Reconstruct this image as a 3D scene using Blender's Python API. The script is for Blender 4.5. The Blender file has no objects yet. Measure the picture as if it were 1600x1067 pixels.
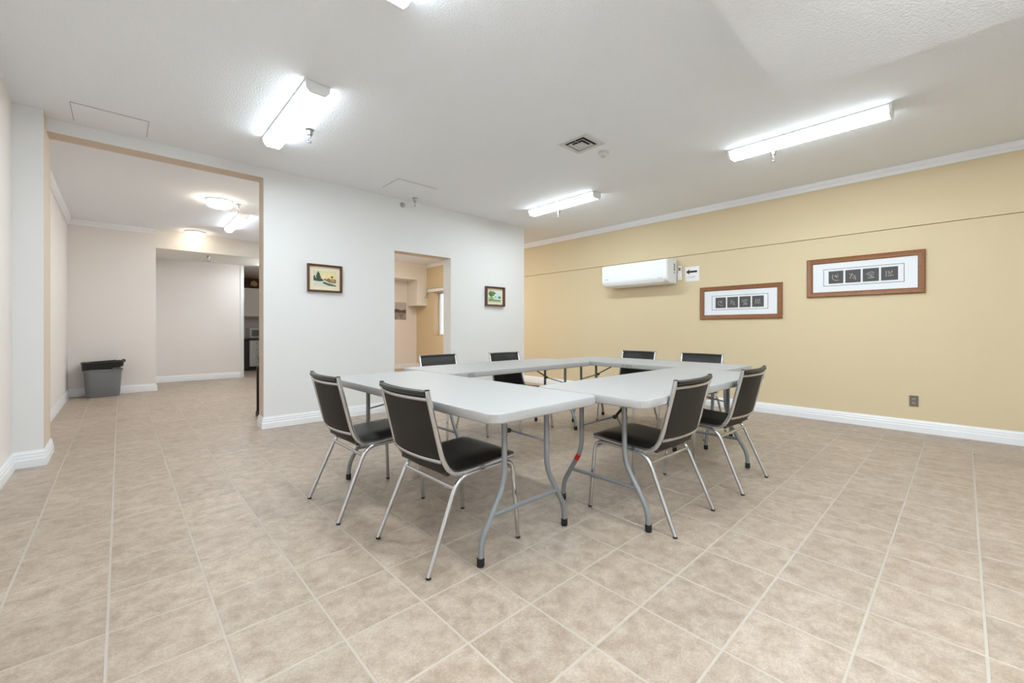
import bpy, bmesh, math, random
from mathutils import Vector, Matrix

random.seed(7)
scene = bpy.context.scene
col = scene.collection
PI = math.pi

# ------------------------------------------------------------------ camera, world, exposure
CAM_H = 1.10
V1, V2, HZ = 188.0, 1505.0, 514.0                 # vanishing points and horizon of the photo (1600 x 1067)
F = math.sqrt((800 - V1) * (V2 - 800))
AX = math.atan2(V2 - 800, F)
cam_d = bpy.data.cameras.new('camera')
cam = bpy.data.objects.new('camera', cam_d)
col.objects.link(cam)
cam.location = (0, 0, CAM_H)
cam.rotation_euler = (PI / 2, 0, AX - PI / 2)
cam_d.sensor_fit = 'HORIZONTAL'
cam_d.sensor_width = 36.0
cam_d.lens = F / 1600.0 * 36.0
cam_d.shift_y = (HZ - 533.5) / 1600.0
cam_d.clip_start = 0.05
scene.camera = cam

world = bpy.data.worlds.new('world')
scene.world = world
world.use_nodes = True
wb = world.node_tree.nodes['Background']
wb.inputs[0].default_value = (0.72, 0.82, 1.0, 1)
wb.inputs[1].default_value = 1.0

vs = scene.view_settings
vs.view_transform = 'Standard'
vs.look = 'None'
vs.gamma = 1.0
vs.use_curve_mapping = False
vs.exposure = 1.32

TUBE_STRENGTH = 29.0
TUBE_SIDE = 0.20                 # prismatic sides of the lens glow less than its flat bottom
DOME_STRENGTH = 3.8

# ------------------------------------------------------------------ materials
def lin(c):
    c = c / 255.0
    return c / 12.92 if c <= 0.04045 else ((c + 0.055) / 1.055) ** 2.4

def rgb(r, g, b):
    return (lin(r), lin(g), lin(b), 1.0)

def mat(name, c, rough=0.5, metal=0.0, bump=0.0, bscale=200.0, var=0.0, vscale=6.0, spec=0.5, emit=None, estr=0.0, coat=0.0):
    m = bpy.data.materials.new(name)
    m.use_nodes = True
    nt = m.node_tree
    b = nt.nodes['Principled BSDF']
    b.inputs['Base Color'].default_value = c
    b.inputs['Roughness'].default_value = rough
    b.inputs['Metallic'].default_value = metal
    b.inputs['Specular IOR Level'].default_value = spec
    if coat:
        b.inputs['Coat Weight'].default_value = coat
    if emit:
        b.inputs['Emission Color'].default_value = emit
        b.inputs['Emission Strength'].default_value = estr
    geo = nt.nodes.new('ShaderNodeNewGeometry')
    if var > 0:
        n = nt.nodes.new('ShaderNodeTexNoise')
        n.inputs['Scale'].default_value = vscale
        n.inputs['Detail'].default_value = 4
        nt.links.new(geo.outputs['Position'], n.inputs['Vector'])
        mr = nt.nodes.new('ShaderNodeMapRange')
        mr.inputs['From Min'].default_value = 0.3
        mr.inputs['From Max'].default_value = 0.7
        mr.inputs['To Min'].default_value = 1 - var
        mr.inputs['To Max'].default_value = 1 + var
        nt.links.new(n.outputs['Fac'], mr.inputs['Value'])
        mx = nt.nodes.new('ShaderNodeVectorMath')
        mx.operation = 'SCALE'
        mx.inputs[0].default_value = c[:3]
        nt.links.new(mr.outputs[0], mx.inputs['Scale'])
        nt.links.new(mx.outputs[0], b.inputs['Base Color'])
    if bump > 0:
        n2 = nt.nodes.new('ShaderNodeTexNoise')
        n2.inputs['Scale'].default_value = bscale
        n2.inputs['Detail'].default_value = 3
        nt.links.new(geo.outputs['Position'], n2.inputs['Vector'])
        bp = nt.nodes.new('ShaderNodeBump')
        bp.inputs['Strength'].default_value = bump
        bp.inputs['Distance'].default_value = 0.004
        nt.links.new(n2.outputs['Fac'], bp.inputs['Height'])
        nt.links.new(bp.outputs[0], b.inputs['Normal'])
    return m

M = {}
M['white'] = mat('white_wall_paint', rgb(231, 230, 229), 0.7, bump=0.10, bscale=90)
M['beige'] = mat('beige_wall_paint', rgb(233, 226, 221), 0.7, bump=0.10, bscale=90)
M['yellow'] = mat('yellow_wall_paint', rgb(217, 199, 163), 0.7, bump=0.10, bscale=90)
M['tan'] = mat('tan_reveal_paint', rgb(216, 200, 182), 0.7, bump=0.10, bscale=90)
M['ceiling'] = mat('stippled_ceiling_paint', rgb(243, 245, 249), 0.9, bump=0.9, bscale=80)
M['ceiling2'] = mat('soffit_paint', rgb(234, 228, 220), 0.8, bump=0.1, bscale=90)
M['trim'] = mat('white_trim_gloss', rgb(240, 240, 242), 0.35)
M['grout'] = mat('grey_grout', rgb(184, 174, 162), 0.8, bump=0.3, bscale=300)
M['chrome'] = mat('polished_chrome', rgb(202, 204, 208), 0.16, 1.0)
M['brushed'] = mat('dull_nickel', rgb(170, 168, 165), 0.3, 1.0)
M['vinyl'] = mat('black_vinyl', rgb(30, 29, 28), 0.34, bump=0.15, bscale=500)
M['vinyl_back'] = mat('brown_black_vinyl_panel', rgb(40, 36, 31), 0.6, spec=0.3, bump=0.15, bscale=500)
M['rubber'] = mat('black_rubber', rgb(20, 20, 20), 0.6)
M['plastic_top'] = mat('pale_grey_table_plastic', rgb(170, 168, 166), 0.5, bump=0.15, bscale=260)
M['table_grey'] = mat('grey_enamel_tube', rgb(138, 141, 144), 0.38, 0.25)
M['dark_steel'] = mat('dark_steel_brace', rgb(66, 66, 66), 0.4, 0.5)
M['red_tape'] = mat('red_tape', rgb(205, 24, 30), 0.5)
M['ink'] = mat('black_ink', rgb(38, 36, 38), 0.7)
M['ink_grey'] = mat('grey_ink', rgb(150, 150, 152), 0.7)
M['ink_mark'] = mat('worn_marker_ink', rgb(105, 105, 105), 0.7)
M['paper'] = mat('white_paper', rgb(240, 238, 238), 0.8)
M['ac'] = mat('white_appliance_plastic', rgb(244, 246, 247), 0.35)
M['ac_dark'] = mat('grey_vent_plastic', rgb(120, 122, 122), 0.5)
M['wood_frame'] = mat('brown_wood_frame', rgb(140, 92, 56), 0.42, var=0.22, vscale=60)
M['wood_dark'] = mat('dark_wood_edge', rgb(78, 52, 36), 0.45, var=0.15, vscale=50)
M['wood_small'] = mat('dark_brown_moulding', rgb(98, 66, 42), 0.45, var=0.2, vscale=50)
M['mat_white'] = mat('white_mat_board', rgb(232, 234, 238), 0.8)
M['mat_cream'] = mat('cream_mat_board', rgb(236, 222, 196), 0.8)
M['slate'] = mat('slate_grey_print', rgb(84, 81, 80), 0.7, var=0.1, vscale=80)
M['chalk'] = mat('chalk_white_print', rgb(196, 194, 190), 0.8)
M['brown_plate'] = mat('brown_outlet_plate', rgb(118, 108, 96), 0.4)
M['ivory'] = mat('ivory_plastic', rgb(226, 222, 212), 0.4)
M['bin_grey'] = mat('grey_bin_plastic', rgb(124, 125, 128), 0.5)
M['bag'] = mat('black_bag_plastic', rgb(18, 18, 18), 0.3)
M['cab'] = mat('white_cabinet', rgb(226, 226, 222), 0.5)
M['counter'] = mat('dark_counter', rgb(62, 60, 58), 0.4)
M['glassdark'] = mat('dark_glass', rgb(118, 121, 125), 0.2)
M['micro'] = mat('microwave_silver', rgb(206, 207, 208), 0.35)
M['decor'] = mat('dark_red_brown_canvas', rgb(84, 44, 30), 0.7, var=0.6, vscale=14)
M['decor2'] = mat('cream_pigment', rgb(196, 164, 120), 0.7)
M['black_panel'] = mat('black_satin_panel', rgb(24, 23, 22), 0.5)
M['vent_dark'] = mat('vent_interior', rgb(18, 18, 18), 0.9)
M['vent'] = mat('vent_grey_white', rgb(212, 212, 212), 0.5)
M['housing'] = mat('light_housing', rgb(238, 239, 240), 0.4)
M['tube'] = mat('lit_diffuser', rgb(250, 250, 250), 0.5, emit=(0.83, 0.94, 1.0, 1), estr=TUBE_STRENGTH)
M['tube_side'] = mat('lit_prismatic_side', rgb(250, 250, 250), 0.5, emit=(0.83, 0.94, 1.0, 1), estr=TUBE_STRENGTH * TUBE_SIDE)
M['dome'] = mat('lit_opal_glass', rgb(250, 240, 225), 0.4, emit=(1.0, 0.86, 0.68, 1), estr=DOME_STRENGTH)
M['dome_bright'] = mat('brightly_lit_opal_glass', rgb(250, 240, 225), 0.4, emit=(1.0, 0.87, 0.70, 1), estr=DOME_STRENGTH * 3.2)
M['fill_side'] = mat('fill_lamp_side', rgb(250, 250, 250), 0.5, emit=(0.83, 0.94, 1.0, 1), estr=TUBE_STRENGTH * 1.6)  # strong sideways glow of the unseen lamps added under the bulkhead
M['fill_bottom'] = mat('fill_lamp_bottom', rgb(250, 250, 250), 0.5, emit=(0.83, 0.94, 1.0, 1), estr=TUBE_STRENGTH * 0.35)  # weak bottom of those added lamps, spares the near floor
M['seam'] = mat('dark_seam', rgb(95, 90, 82), 0.8)
M['photo_grey'] = mat('grey_photo_print', rgb(150, 138, 132), 0.6, var=0.4, vscale=9)
M['photo_light'] = mat('pale_photo_print', rgb(196, 186, 180), 0.6, var=0.1, vscale=9)
M['photo_dark'] = mat('dark_photo_print', rgb(96, 84, 80), 0.6, var=0.3, vscale=20)
M['wire'] = mat('hanger_wire', rgb(90, 85, 80), 0.35, 0.8)
M['win_jamb'] = mat('tan_window_jamb', rgb(196, 170, 128), 0.5)
M['win_frame'] = mat('window_frame_white', rgb(226, 226, 226), 0.4)

def glass(name):
    m = bpy.data.materials.new(name)
    m.use_nodes = True
    b = m.node_tree.nodes['Principled BSDF']
    b.inputs['Base Color'].default_value = (0.9, 0.93, 0.96, 1)
    b.inputs['Roughness'].default_value = 0.05
    b.inputs['Transmission Weight'].default_value = 1.0
    b.inputs['IOR'].default_value = 1.1
    return m
M['glass'] = glass('window_glass')

PITCH, TX0, TY0 = 0.3092, -0.035, -0.055

def tile_material():
    m = bpy.data.materials.new('beige_stone_look_tile')
    m.use_nodes = True
    nt = m.node_tree
    N = nt.nodes
    L = nt.links
    b = N['Principled BSDF']
    geo = N.new('ShaderNodeNewGeometry')
    # one random number for each tile cell
    off = N.new('ShaderNodeVectorMath'); off.operation = 'SUBTRACT'
    off.inputs[1].default_value = (TX0, TY0, 0)
    L.new(geo.outputs['Position'], off.inputs[0])
    div = N.new('ShaderNodeVectorMath'); div.operation = 'SCALE'
    div.inputs['Scale'].default_value = 1 / PITCH
    L.new(off.outputs[0], div.inputs[0])
    flo = N.new('ShaderNodeVectorMath'); flo.operation = 'FLOOR'
    L.new(div.outputs[0], flo.inputs[0])
    sep = N.new('ShaderNodeSeparateXYZ'); L.new(flo.outputs[0], sep.inputs[0])
    cmb = N.new('ShaderNodeCombineXYZ'); L.new(sep.outputs[0], cmb.inputs[0]); L.new(sep.outputs[1], cmb.inputs[1])
    wn = N.new('ShaderNodeTexWhiteNoise'); wn.noise_dimensions = '3D'
    L.new(cmb.outputs[0], wn.inputs['Vector'])
    # shift the pattern from tile to tile
    sh = N.new('ShaderNodeVectorMath'); sh.operation = 'SCALE'; sh.inputs['Scale'].default_value = 9.0
    L.new(wn.outputs['Color'], sh.inputs[0])
    add = N.new('ShaderNodeVectorMath'); add.operation = 'ADD'
    L.new(geo.outputs['Position'], add.inputs[0]); L.new(sh.outputs[0], add.inputs[1])
    n1 = N.new('ShaderNodeTexNoise'); n1.inputs['Scale'].default_value = 13; n1.inputs['Detail'].default_value = 8
    n1.inputs['Roughness'].default_value = 0.68; n1.inputs['Distortion'].default_value = 0.25
    L.new(add.outputs[0], n1.inputs['Vector'])
    cr = N.new('ShaderNodeValToRGB')
    e = cr.color_ramp.elements
    e[0].position = 0.20; e[0].color = rgb(142, 124, 107)
    e[1].position = 0.84; e[1].color = rgb(198, 186, 173)
    x = e.new(0.44); x.color = rgb(166, 148, 131)
    x = e.new(0.60); x.color = rgb(180, 164, 148)
    L.new(n1.outputs['Fac'], cr.inputs[0])
    n2 = N.new('ShaderNodeTexNoise'); n2.inputs['Scale'].default_value = 130; n2.inputs['Detail'].default_value = 3
    L.new(add.outputs[0], n2.inputs['Vector'])
    mr = N.new('ShaderNodeMapRange'); mr.inputs['From Min'].default_value = 0.3; mr.inputs['From Max'].default_value = 0.7
    mr.inputs['To Min'].default_value = 0.86; mr.inputs['To Max'].default_value = 1.12
    L.new(n2.outputs['Fac'], mr.inputs['Value'])
    mr2 = N.new('ShaderNodeMapRange'); mr2.inputs['To Min'].default_value = 0.94; mr2.inputs['To Max'].default_value = 1.05
    L.new(wn.outputs['Value'], mr2.inputs['Value'])
    mu = N.new('ShaderNodeMath'); mu.operation = 'MULTIPLY'
    L.new(mr.outputs[0], mu.inputs[0]); L.new(mr2.outputs[0], mu.inputs[1])
    sc = N.new('ShaderNodeVectorMath'); sc.operation = 'SCALE'
    L.new(cr.outputs[0], sc.inputs[0]); L.new(mu.outputs[0], sc.inputs['Scale'])
    L.new(sc.outputs[0], b.inputs['Base Color'])
    bp = N.new('ShaderNodeBump'); bp.inputs['Strength'].default_value = 0.12; bp.inputs['Distance'].default_value = 0.003
    L.new(n1.outputs['Fac'], bp.inputs['Height']); L.new(bp.outputs[0], b.inputs['Normal'])
    b.inputs['Roughness'].default_value = 0.42
    b.inputs['Specular IOR Level'].default_value = 0.4
    return m
M['tile'] = tile_material()

# ------------------------------------------------------------------ mesh helpers
class MB:
    """collects shapes; build() links them as one mesh object"""
    def __init__(self):
        self.v = []; self.f = []; self.mi = []
    def add(self, verts, faces, mi=0):
        o = len(self.v)
        self.v += [tuple(p) for p in verts]
        self.f += [tuple(o + i for i in f) for f in faces]
        self.mi += [mi] * len(faces)
        return self
    def box(self, x0, x1, y0, y1, z0, z1, mi=0, bev=0.0, seg=2):
        if bev <= 0:
            vs_ = [(x, y, z) for x in (x0, x1) for y in (y0, y1) for z in (z0, z1)]
            self.add(vs_, [(0, 1, 3, 2), (4, 6, 7, 5), (0, 4, 5, 1), (2, 3, 7, 6), (0, 2, 6, 4), (1, 5, 7, 3)], mi)
        else:
            bm = bmesh.new()
            bmesh.ops.create_cube(bm, size=1)
            for w in bm.verts:
                w.co = Vector(((x0 + x1) / 2 + w.co.x * (x1 - x0), (y0 + y1) / 2 + w.co.y * (y1 - y0), (z0 + z1) / 2 + w.co.z * (z1 - z0)))
            bmesh.ops.bevel(bm, geom=bm.edges[:], offset=bev, segments=seg, affect='EDGES', profile=0.5)
            self.bm(bm, mi)
        return self
    def bm(self, bm, mi=0):
        bm.verts.ensure_lookup_table()
        bm.verts.index_update()
        self.add([w.co for w in bm.verts], [[w.index for w in f.verts] for f in bm.faces], mi)
        bm.free()
    def prism(self, poly, frame, d, mi=0):
        """poly: 2-D points; frame(u, v, w) -> 3-D; extruded w 0..d"""
        n = len(poly)
        vs_ = [frame(u, v, 0) for u, v in poly] + [frame(u, v, d) for u, v in poly]
        fs = [tuple(range(n - 1, -1, -1)), tuple(range(n, 2 * n))]
        fs += [(i, (i + 1) % n, n + (i + 1) % n, n + i) for i in range(n)]
        self.add(vs_, fs, mi)
        return self
    def tube(self, path, ra, rb=None, seg=10, mi=0, caps=True, up=None):
        """sweep an ellipse (ra sideways, rb along up) along path"""
        rb = rb or ra
        P = [Vector(p) for p in path]
        n = len(P)
        T = []
        for i in range(n):
            a = P[max(i - 1, 0)]; c = P[min(i + 1, n - 1)]
            T.append((c - a).normalized())
        ref = Vector(up) if up else (Vector((0, 0, 1)) if abs(T[0].z) < 0.9 else Vector((1, 0, 0)))
        s = T[0].cross(ref).normalized()
        vs_, fs = [], []
        for i in range(n):
            if i:
                q = T[i - 1].rotation_difference(T[i])
                s = (q @ s).normalized()
            t = T[i]
            u = s.cross(t).normalized()
            for k in range(seg):
                a = 2 * PI * k / seg
                vs_.append(P[i] + s * (ra * math.cos(a)) + u * (rb * math.sin(a)))
        for i in range(n - 1):
            for k in range(seg):
                k2 = (k + 1) % seg
                fs.append((i * seg + k, i * seg + k2, (i + 1) * seg + k2, (i + 1) * seg + k))
        if caps:
            fs.append(tuple(range(seg - 1, -1, -1)))
            fs.append(tuple((n - 1) * seg + k for k in range(seg)))
        self.add(vs_, fs, mi)
        return self
    def lathe(self, prof, c=(0, 0, 0), seg=24, mi=0, axis='z'):
        vs_, fs = [], []
        n = len(prof)
        for r, z in prof:
            for k in range(seg):
                a = 2 * PI * k / seg
                p = (r * math.cos(a), r * math.sin(a), z)
                if axis == 'y': p = (p[0], p[2], p[1])
                vs_.append((c[0] + p[0], c[1] + p[1], c[2] + p[2]))
        for i in range(n - 1):
            for k in range(seg):
                k2 = (k + 1) % seg
                fs.append((i * seg + k, i * seg + k2, (i + 1) * seg + k2, (i + 1) * seg + k))
        fs.append(tuple(range(seg - 1, -1, -1)))
        fs.append(tuple((n - 1) * seg + k for k in range(seg)))
        self.add(vs_, fs, mi)
        return self
    def grid(self, rows, mi=0, closed=False):
        """rows of equal length -> quads"""
        n, m = len(rows), len(rows[0])
        fs = []
        for i in range(n - 1):
            for k in range(m if closed else m - 1):
                k2 = (k + 1) % m
                fs.append((i * m + k, i * m + k2, (i + 1) * m + k2, (i + 1) * m + k))
        self.add([p for r in rows for p in r], fs, mi)
        return self
    def mesh(self, name, mats, smooth=None):
        me = bpy.data.meshes.new(name)
        me.from_pydata(self.v, [], self.f)
        for m in (mats if isinstance(mats, (list, tuple)) else [mats]):
            me.materials.append(M[m])
        me.polygons.foreach_set('material_index', self.mi)
        bm = bmesh.new(); bm.from_mesh(me)
        bmesh.ops.recalc_face_normals(bm, faces=bm.faces[:])
        bm.to_mesh(me); bm.free()
        if smooth:
            me.polygons.foreach_set('use_smooth', [True] * len(me.polygons))
            me.set_sharp_from_angle(angle=math.radians(smooth))
        me.update()
        return me
    def build(self, name, mats, parent=None, smooth=None):
        o = bpy.data.objects.new(name, self.mesh(name, mats, smooth))
        col.objects.link(o)
        o.parent = parent
        return o

def fillet(pts, r, n=5):
    """round the corners of a polyline"""
    P = [Vector(p) for p in pts]
    out = [P[0]]
    for i in range(1, len(P) - 1):
        a, b, c = P[i - 1], P[i], P[i + 1]
        d1 = (a - b); d2 = (c - b)
        t = min(r, d1.length * 0.48, d2.length * 0.48)
        p, q = b + d1.normalized() * t, b + d2.normalized() * t
        for k in range(n + 1):
            s = k / n
            out.append(p * (1 - s) ** 2 + b * (2 * s * (1 - s)) + q * s * s)
    out.append(P[-1])
    return out

def rrect(w, h, r, n=6):
    pts = []
    for cx, cy, a0 in ((w / 2 - r, h / 2 - r, 0), (-w / 2 + r, h / 2 - r, 90), (-w / 2 + r, -h / 2 + r, 180), (w / 2 - r, -h / 2 + r, 270)):
        for k in range(n + 1):
            a = math.radians(a0 + 90 * k / n)
            pts.append((cx + r * math.cos(a), cy + r * math.sin(a)))
    return pts

def tag(o, label=None, cat=None, group=None, kind=None):
    if label: o['label'] = label
    if cat: o['category'] = cat
    if group: o['group'] = group
    if kind: o['kind'] = kind
    return o

def thing(name, label, cat, loc=(0, 0, 0), rz=0.0, group=None):
    o = bpy.data.objects.new(name, None)
    o.empty_display_size = 0.1
    col.objects.link(o)
    o.location = loc
    o.rotation_euler = (0, 0, rz)
    return tag(o, label, cat, group)

def copy_tree(o, parent=None):
    c = o.copy()
    col.objects.link(c)
    c.parent = parent
    for ch in list(o.children):
        copy_tree(ch, c)
    return c

def struct(mb, name, mats, smooth=None):
    return tag(mb.build(name, mats, None, smooth), kind='structure')

# ------------------------------------------------------------------ the room
XL, XR = -0.62, 6.213            # left wall, yellow wall
YW, YWB = 5.245, 5.445            # white partition, front and back face
ZC = 2.875                       # ceiling
YR = -2.6                        # rear wall behind the camera
YA, YE = 9.82, 11.22             # alcove back wall, recess end wall
YK = 13.55                       # kitchen wall
YB = 10.68                       # back room end wall
ZS = 2.55                        # dropped ceiling of the recess and kitchen

# ceiling slab
struct(MB().box(-0.9, 6.6, -2.9, 13.9, ZC, ZC + 0.15), 'ceiling', 'ceiling')
# bulkhead over the camera
struct(MB().box(XL, 3.204, YR, 0.795, 2.62, ZC), 'ceiling_bulkhead', 'ceiling')
# dropped ceiling over the recess and the kitchen, with its upright face
b = MB().box(0.465, 2.58, YA, 13.55, ZS, ZC)
b.box(2.58, 4.4, YB + 0.2, 13.55, ZS, ZC)
struct(b, 'ceiling_soffit', 'ceiling2')

# walls
struct(MB().box(XL - 0.2, XL, YR - 0.2, YA + 0.2, 0, ZC), 'wall_left', 'beige')
b = MB()
b.box(XL, -0.455, 5.075, 5.53, 0, ZC)
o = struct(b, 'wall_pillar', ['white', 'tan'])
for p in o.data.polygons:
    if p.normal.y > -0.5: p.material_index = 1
struct(MB().box(XL - 0.2, XR + 0.3, YR - 0.2, YR, 0, ZC), 'wall_rear', 'white')

# white partition with the wide opening on its left and a doorway
DX0, DX1, DZ = 2.714, 3.631, 2.163
OX, OZ, WE = 1.152, 2.763, 5.176
b = MB()
b.box(-0.455, OX, YW, YWB, OZ, ZC)
b.box(OX, DX0, YW, YWB, 0, ZC)
b.box(DX0, DX1, YW, YWB, DZ, ZC)
b.box(DX1, WE, YW, YWB, 0, ZC)
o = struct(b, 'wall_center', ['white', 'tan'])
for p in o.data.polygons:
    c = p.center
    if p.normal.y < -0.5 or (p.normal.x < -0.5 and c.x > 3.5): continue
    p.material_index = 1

# yellow wall, thicker above the line that runs along it; window opening in the back room
WY0, WY1, WZ0, WZ1 = 8.95, 9.77, 0.915, 2.10
ZL = 2.197
b = MB()
b.box(XR, XR + 0.25, YR, WY0, 0, ZL)
b.box(XR, XR + 0.25, WY0, WY1, 0, WZ0)
b.box(XR, XR + 0.25, WY0, WY1, WZ1, ZL)
b.box(XR, XR + 0.25, WY1, YB + 0.2, 0, ZL)
b.box(XR - 0.006, XR + 0.25, YR, YB + 0.2, ZL + 0.006, ZC)
b.box(XR + 0.03, XR + 0.25, YR, YB + 0.2, ZL, ZL + 0.006)
struct(b, 'wall_right', 'yellow')

# alcove and recess, kitchen, back room
struct(MB().box(XL, 0.465, YA, YA + 0.2, 0, ZC), 'wall_alcove', 'beige')
b = MB()
b.box(0.345, 0.465, YA + 0.2, YE, 0, ZS)
b.box(0.345, 2.06, YE, YE + 0.13, 0, ZS)
struct(b, 'wall_recess', 'beige')
struct(MB().box(2.0, 4.6, YK, YK + 0.2, 0, ZC), 'wall_kitchen', 'beige')
struct(MB().box(1.93, 2.06, YE + 0.13, YK, 0, ZS), 'wall_kitchen_left', 'beige')
struct(MB().box(4.4, 4.6, YB + 0.2, YK, 0, ZC), 'wall_kitchen_right', 'beige')
struct(MB().box(2.58, 2.70, YWB, YB, 0, ZC), 'wall_divider', 'beige')
struct(MB().box(2.45, XR, YB, YB + 0.2, 0, ZC), 'wall_back', 'beige')
# boxed duct in the corner of the back room
b = MB()
b.box(2.70, XR, 10.13, YB, 2.44, ZC)
b.box(5.91, XR, 10.13, YB, 1.745, 2.44)
struct(b, 'wall_duct_box', 'ceiling2')

# ---- floor: grout bed and tiles
FX0, FX1 = XL, XR
floor = struct(MB().box(-0.85, 6.5, -2.85, 13.8, -0.12, -0.0012), 'floor', 'grout')

def project(x, y, z=0.0):
    fx, fy = math.cos(AX), math.sin(AX)
    d = fx * x + fy * y
    r = fy * x - fx * y
    if d < 0.05: return None
    return 800 + F * r / d, HZ - F * (z - CAM_H) / d, d

def free(x, y):
    """is this spot of floor inside the rooms"""
    if not (XL < x < XR and YR < y): return False
    if y < YW: return True
    if y < YWB: return (-0.455 < x < OX) or (DX0 < x < DX1) or x > WE
    if x < 2.58: return y < YA or (x > 0.47 and y < YE) or (x > 2.06 and y < YK)
    if y < YB: return x > 2.70
    return 2.06 < x < 4.4 and YB + 0.2 < y < YK

def seen(x, y):
    q = project(x, y)
    if not q or not (-60 < q[0] < 1660 and q[1] < 1130): return False
    if y > YW:                                       # only through the openings
        k = YW / y
        xc = x * k
        return (-0.6 < xc < OX + 0.1) or (DX0 - 0.1 < xc < DX1 + 0.1) or xc > WE - 0.1
    return True

GAP = 0.0080
cells = []
i0, i1 = math.floor((XL - TX0) / PITCH), math.ceil((XR - TX0) / PITCH)
j0, j1 = math.floor((YR - TY0) / PITCH), math.ceil((YK - TY0) / PITCH)
for i in range(i0, i1):
    for j in range(j0, j1):
        x0, x1 = TX0 + i * PITCH + GAP / 2, TX0 + (i + 1) * PITCH - GAP / 2
        y0, y1 = TY0 + j * PITCH + GAP / 2, TY0 + (j + 1) * PITCH - GAP / 2
        x0, x1 = max(x0, XL), min(x1, XR)
        if x1 - x0 < 0.01: continue
        if not any(free(x0 + (x1 - x0) * a, y0 + (y1 - y0) * c) for a in (0.03, 0.5, 0.97) for c in (0.03, 0.5, 0.97)): continue
        xc, yc = (x0 + x1) / 2, (y0 + y1) / 2
        d = project(xc, yc)
        vis = any(seen(a, c) for a in (x0, xc, x1) for c in (y0, yc, y1))
        size = (x1 - x0) * (y1 - y0) / d[2] ** 3 if d else 0
        if d and yc > YW: size *= 0.7
        cells.append((vis, size, x0, x1, y0, y1))
cells.sort(key=lambda c: (-int(c[0]), -c[1]))

def tile_shape(mb, w, h, cx=0.0, cy=0.0):
    bv = 0.0016
    rings = []
    for a, z in ((0, -0.006), (0, -0.0014), (bv, 0.0)):
        rings.append([(cx + sx * (w / 2 - a), cy + sy * (h / 2 - a), z) for sx, sy in ((-1, -1), (1, -1), (1, 1), (-1, 1))])
    o = len(mb.v)
    mb.grid(rings, closed=True)
    mb.add(rings[2], [(0, 1, 2, 3)])
tile_cache = {}
rest = MB()
for n, (vis, size, x0, x1, y0, y1) in enumerate(cells):
    w, h = round(x1 - x0, 4), round(y1 - y0, 4)
    if n < 300:
        if (w, h) not in tile_cache:
            mb = MB(); tile_shape(mb, w, h)
            tile_cache[(w, h)] = mb.mesh('tile', 'tile')
        o = bpy.data.objects.new('tile', tile_cache[(w, h)])
        col.objects.link(o)
        o.location = ((x0 + x1) / 2, (y0 + y1) / 2, 0)
        o.parent = floor
    else:
        tile_shape(rest, w, h, (x0 + x1) / 2, (y0 + y1) / 2)
o = rest.build('tile_field', 'tile', floor)
tag(o, kind='stuff')

# ---- baseboards and crown moulding (profile swept along a wall line)
BASE = [(0, 0), (0.020, 0), (0.020, 0.060), (0.016, 0.068), (0.016, 0.088), (0.012, 0.094), (0.012, 0.108), (0.006, 0.120), (0.004, 0.130), (0, 0.130)]
CROWN = [(0, 0), (0.012, 0), (0.016, 0.012), (0.016, 0.036), (0.030, 0.046), (0.044, 0.066), (0.050, 0.086), (0, 0.086)]

def moulding(name, pts, prof, z, mats='trim', side=1, kind='structure'):
    """pts: wall line in plan; the profile sticks out to the left (side=1) of the walking direction; corners mitred"""
    P = [Vector((p[0], p[1])) for p in pts]
    n = len(P)
    rows = []
    for i in range(n):
        def nrm(a, c):
            t = (c - a).normalized()
            return Vector((-t.y, t.x)) * side
        if i == 0: m = nrm(P[0], P[1])
        elif i == n - 1: m = nrm(P[-2], P[-1])
        else:
            a, c = nrm(P[i - 1], P[i]), nrm(P[i], P[i + 1])
            m = (a + c) / (1 + a.dot(c))
        rows.append([(P[i].x + m.x * u, P[i].y + m.y * u, z + v) for u, v in prof])
    mb = MB()
    mb.grid(rows, closed=True)
    k = len(prof)
    mb.add(rows[0], [tuple(range(k))]); mb.add(rows[-1], [tuple(range(k))])
    return struct(mb, name, mats)

E_ = 0.0005
moulding('baseboard_right', [(XR - E_, YR), (XR - E_, YB - E_)], BASE, 0.0005)
moulding('baseboard_center', [(OX + E_ - 0.0015, YWB), (OX - 0.001, YW - E_), (DX0, YW - E_)], BASE, 0.0005, side=-1)
moulding('baseboard_doorway', [(DX1, YW - E_), (WE, YW - E_)], BASE, 0.0005, side=-1)
moulding('baseboard_left', [(XL + E_, YR + 0.03), (XL + E_, 5.075 - E_), (-0.455 + E_, 5.075 - E_), (-0.455 + E_, 5.53 + E_), (XL + E_, 5.53 + E_), (XL + E_, YA - E_), (0.465 + E_, YA - E_), (0.465 + E_, YE - E_), (2.0, YE - E_)], BASE, 0.0005, side=-1)
moulding('baseboard_back', [(2.70, YB - E_), (XR - 0.021, YB - E_)], BASE, 0.0005, side=-1)
moulding('trim_1', [(XR - 0.007, YR), (XR - 0.007, 10.12)], [(u * 0.65, v) for u, v in CROWN], ZC - 0.087)
moulding('trim_2', [(XL + E_, 5.54), (XL + E_, YA - E_), (0.464, YA - E_)], CROWN, ZC - 0.087, side=-1)
# corner post at the end of the recess wall
struct(MB().box(2.0, 2.068, YE - 0.012, YE - 0.001, 0.001, ZS - 0.001, bev=0.002, seg=1), 'trim_3', 'cab')

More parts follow.
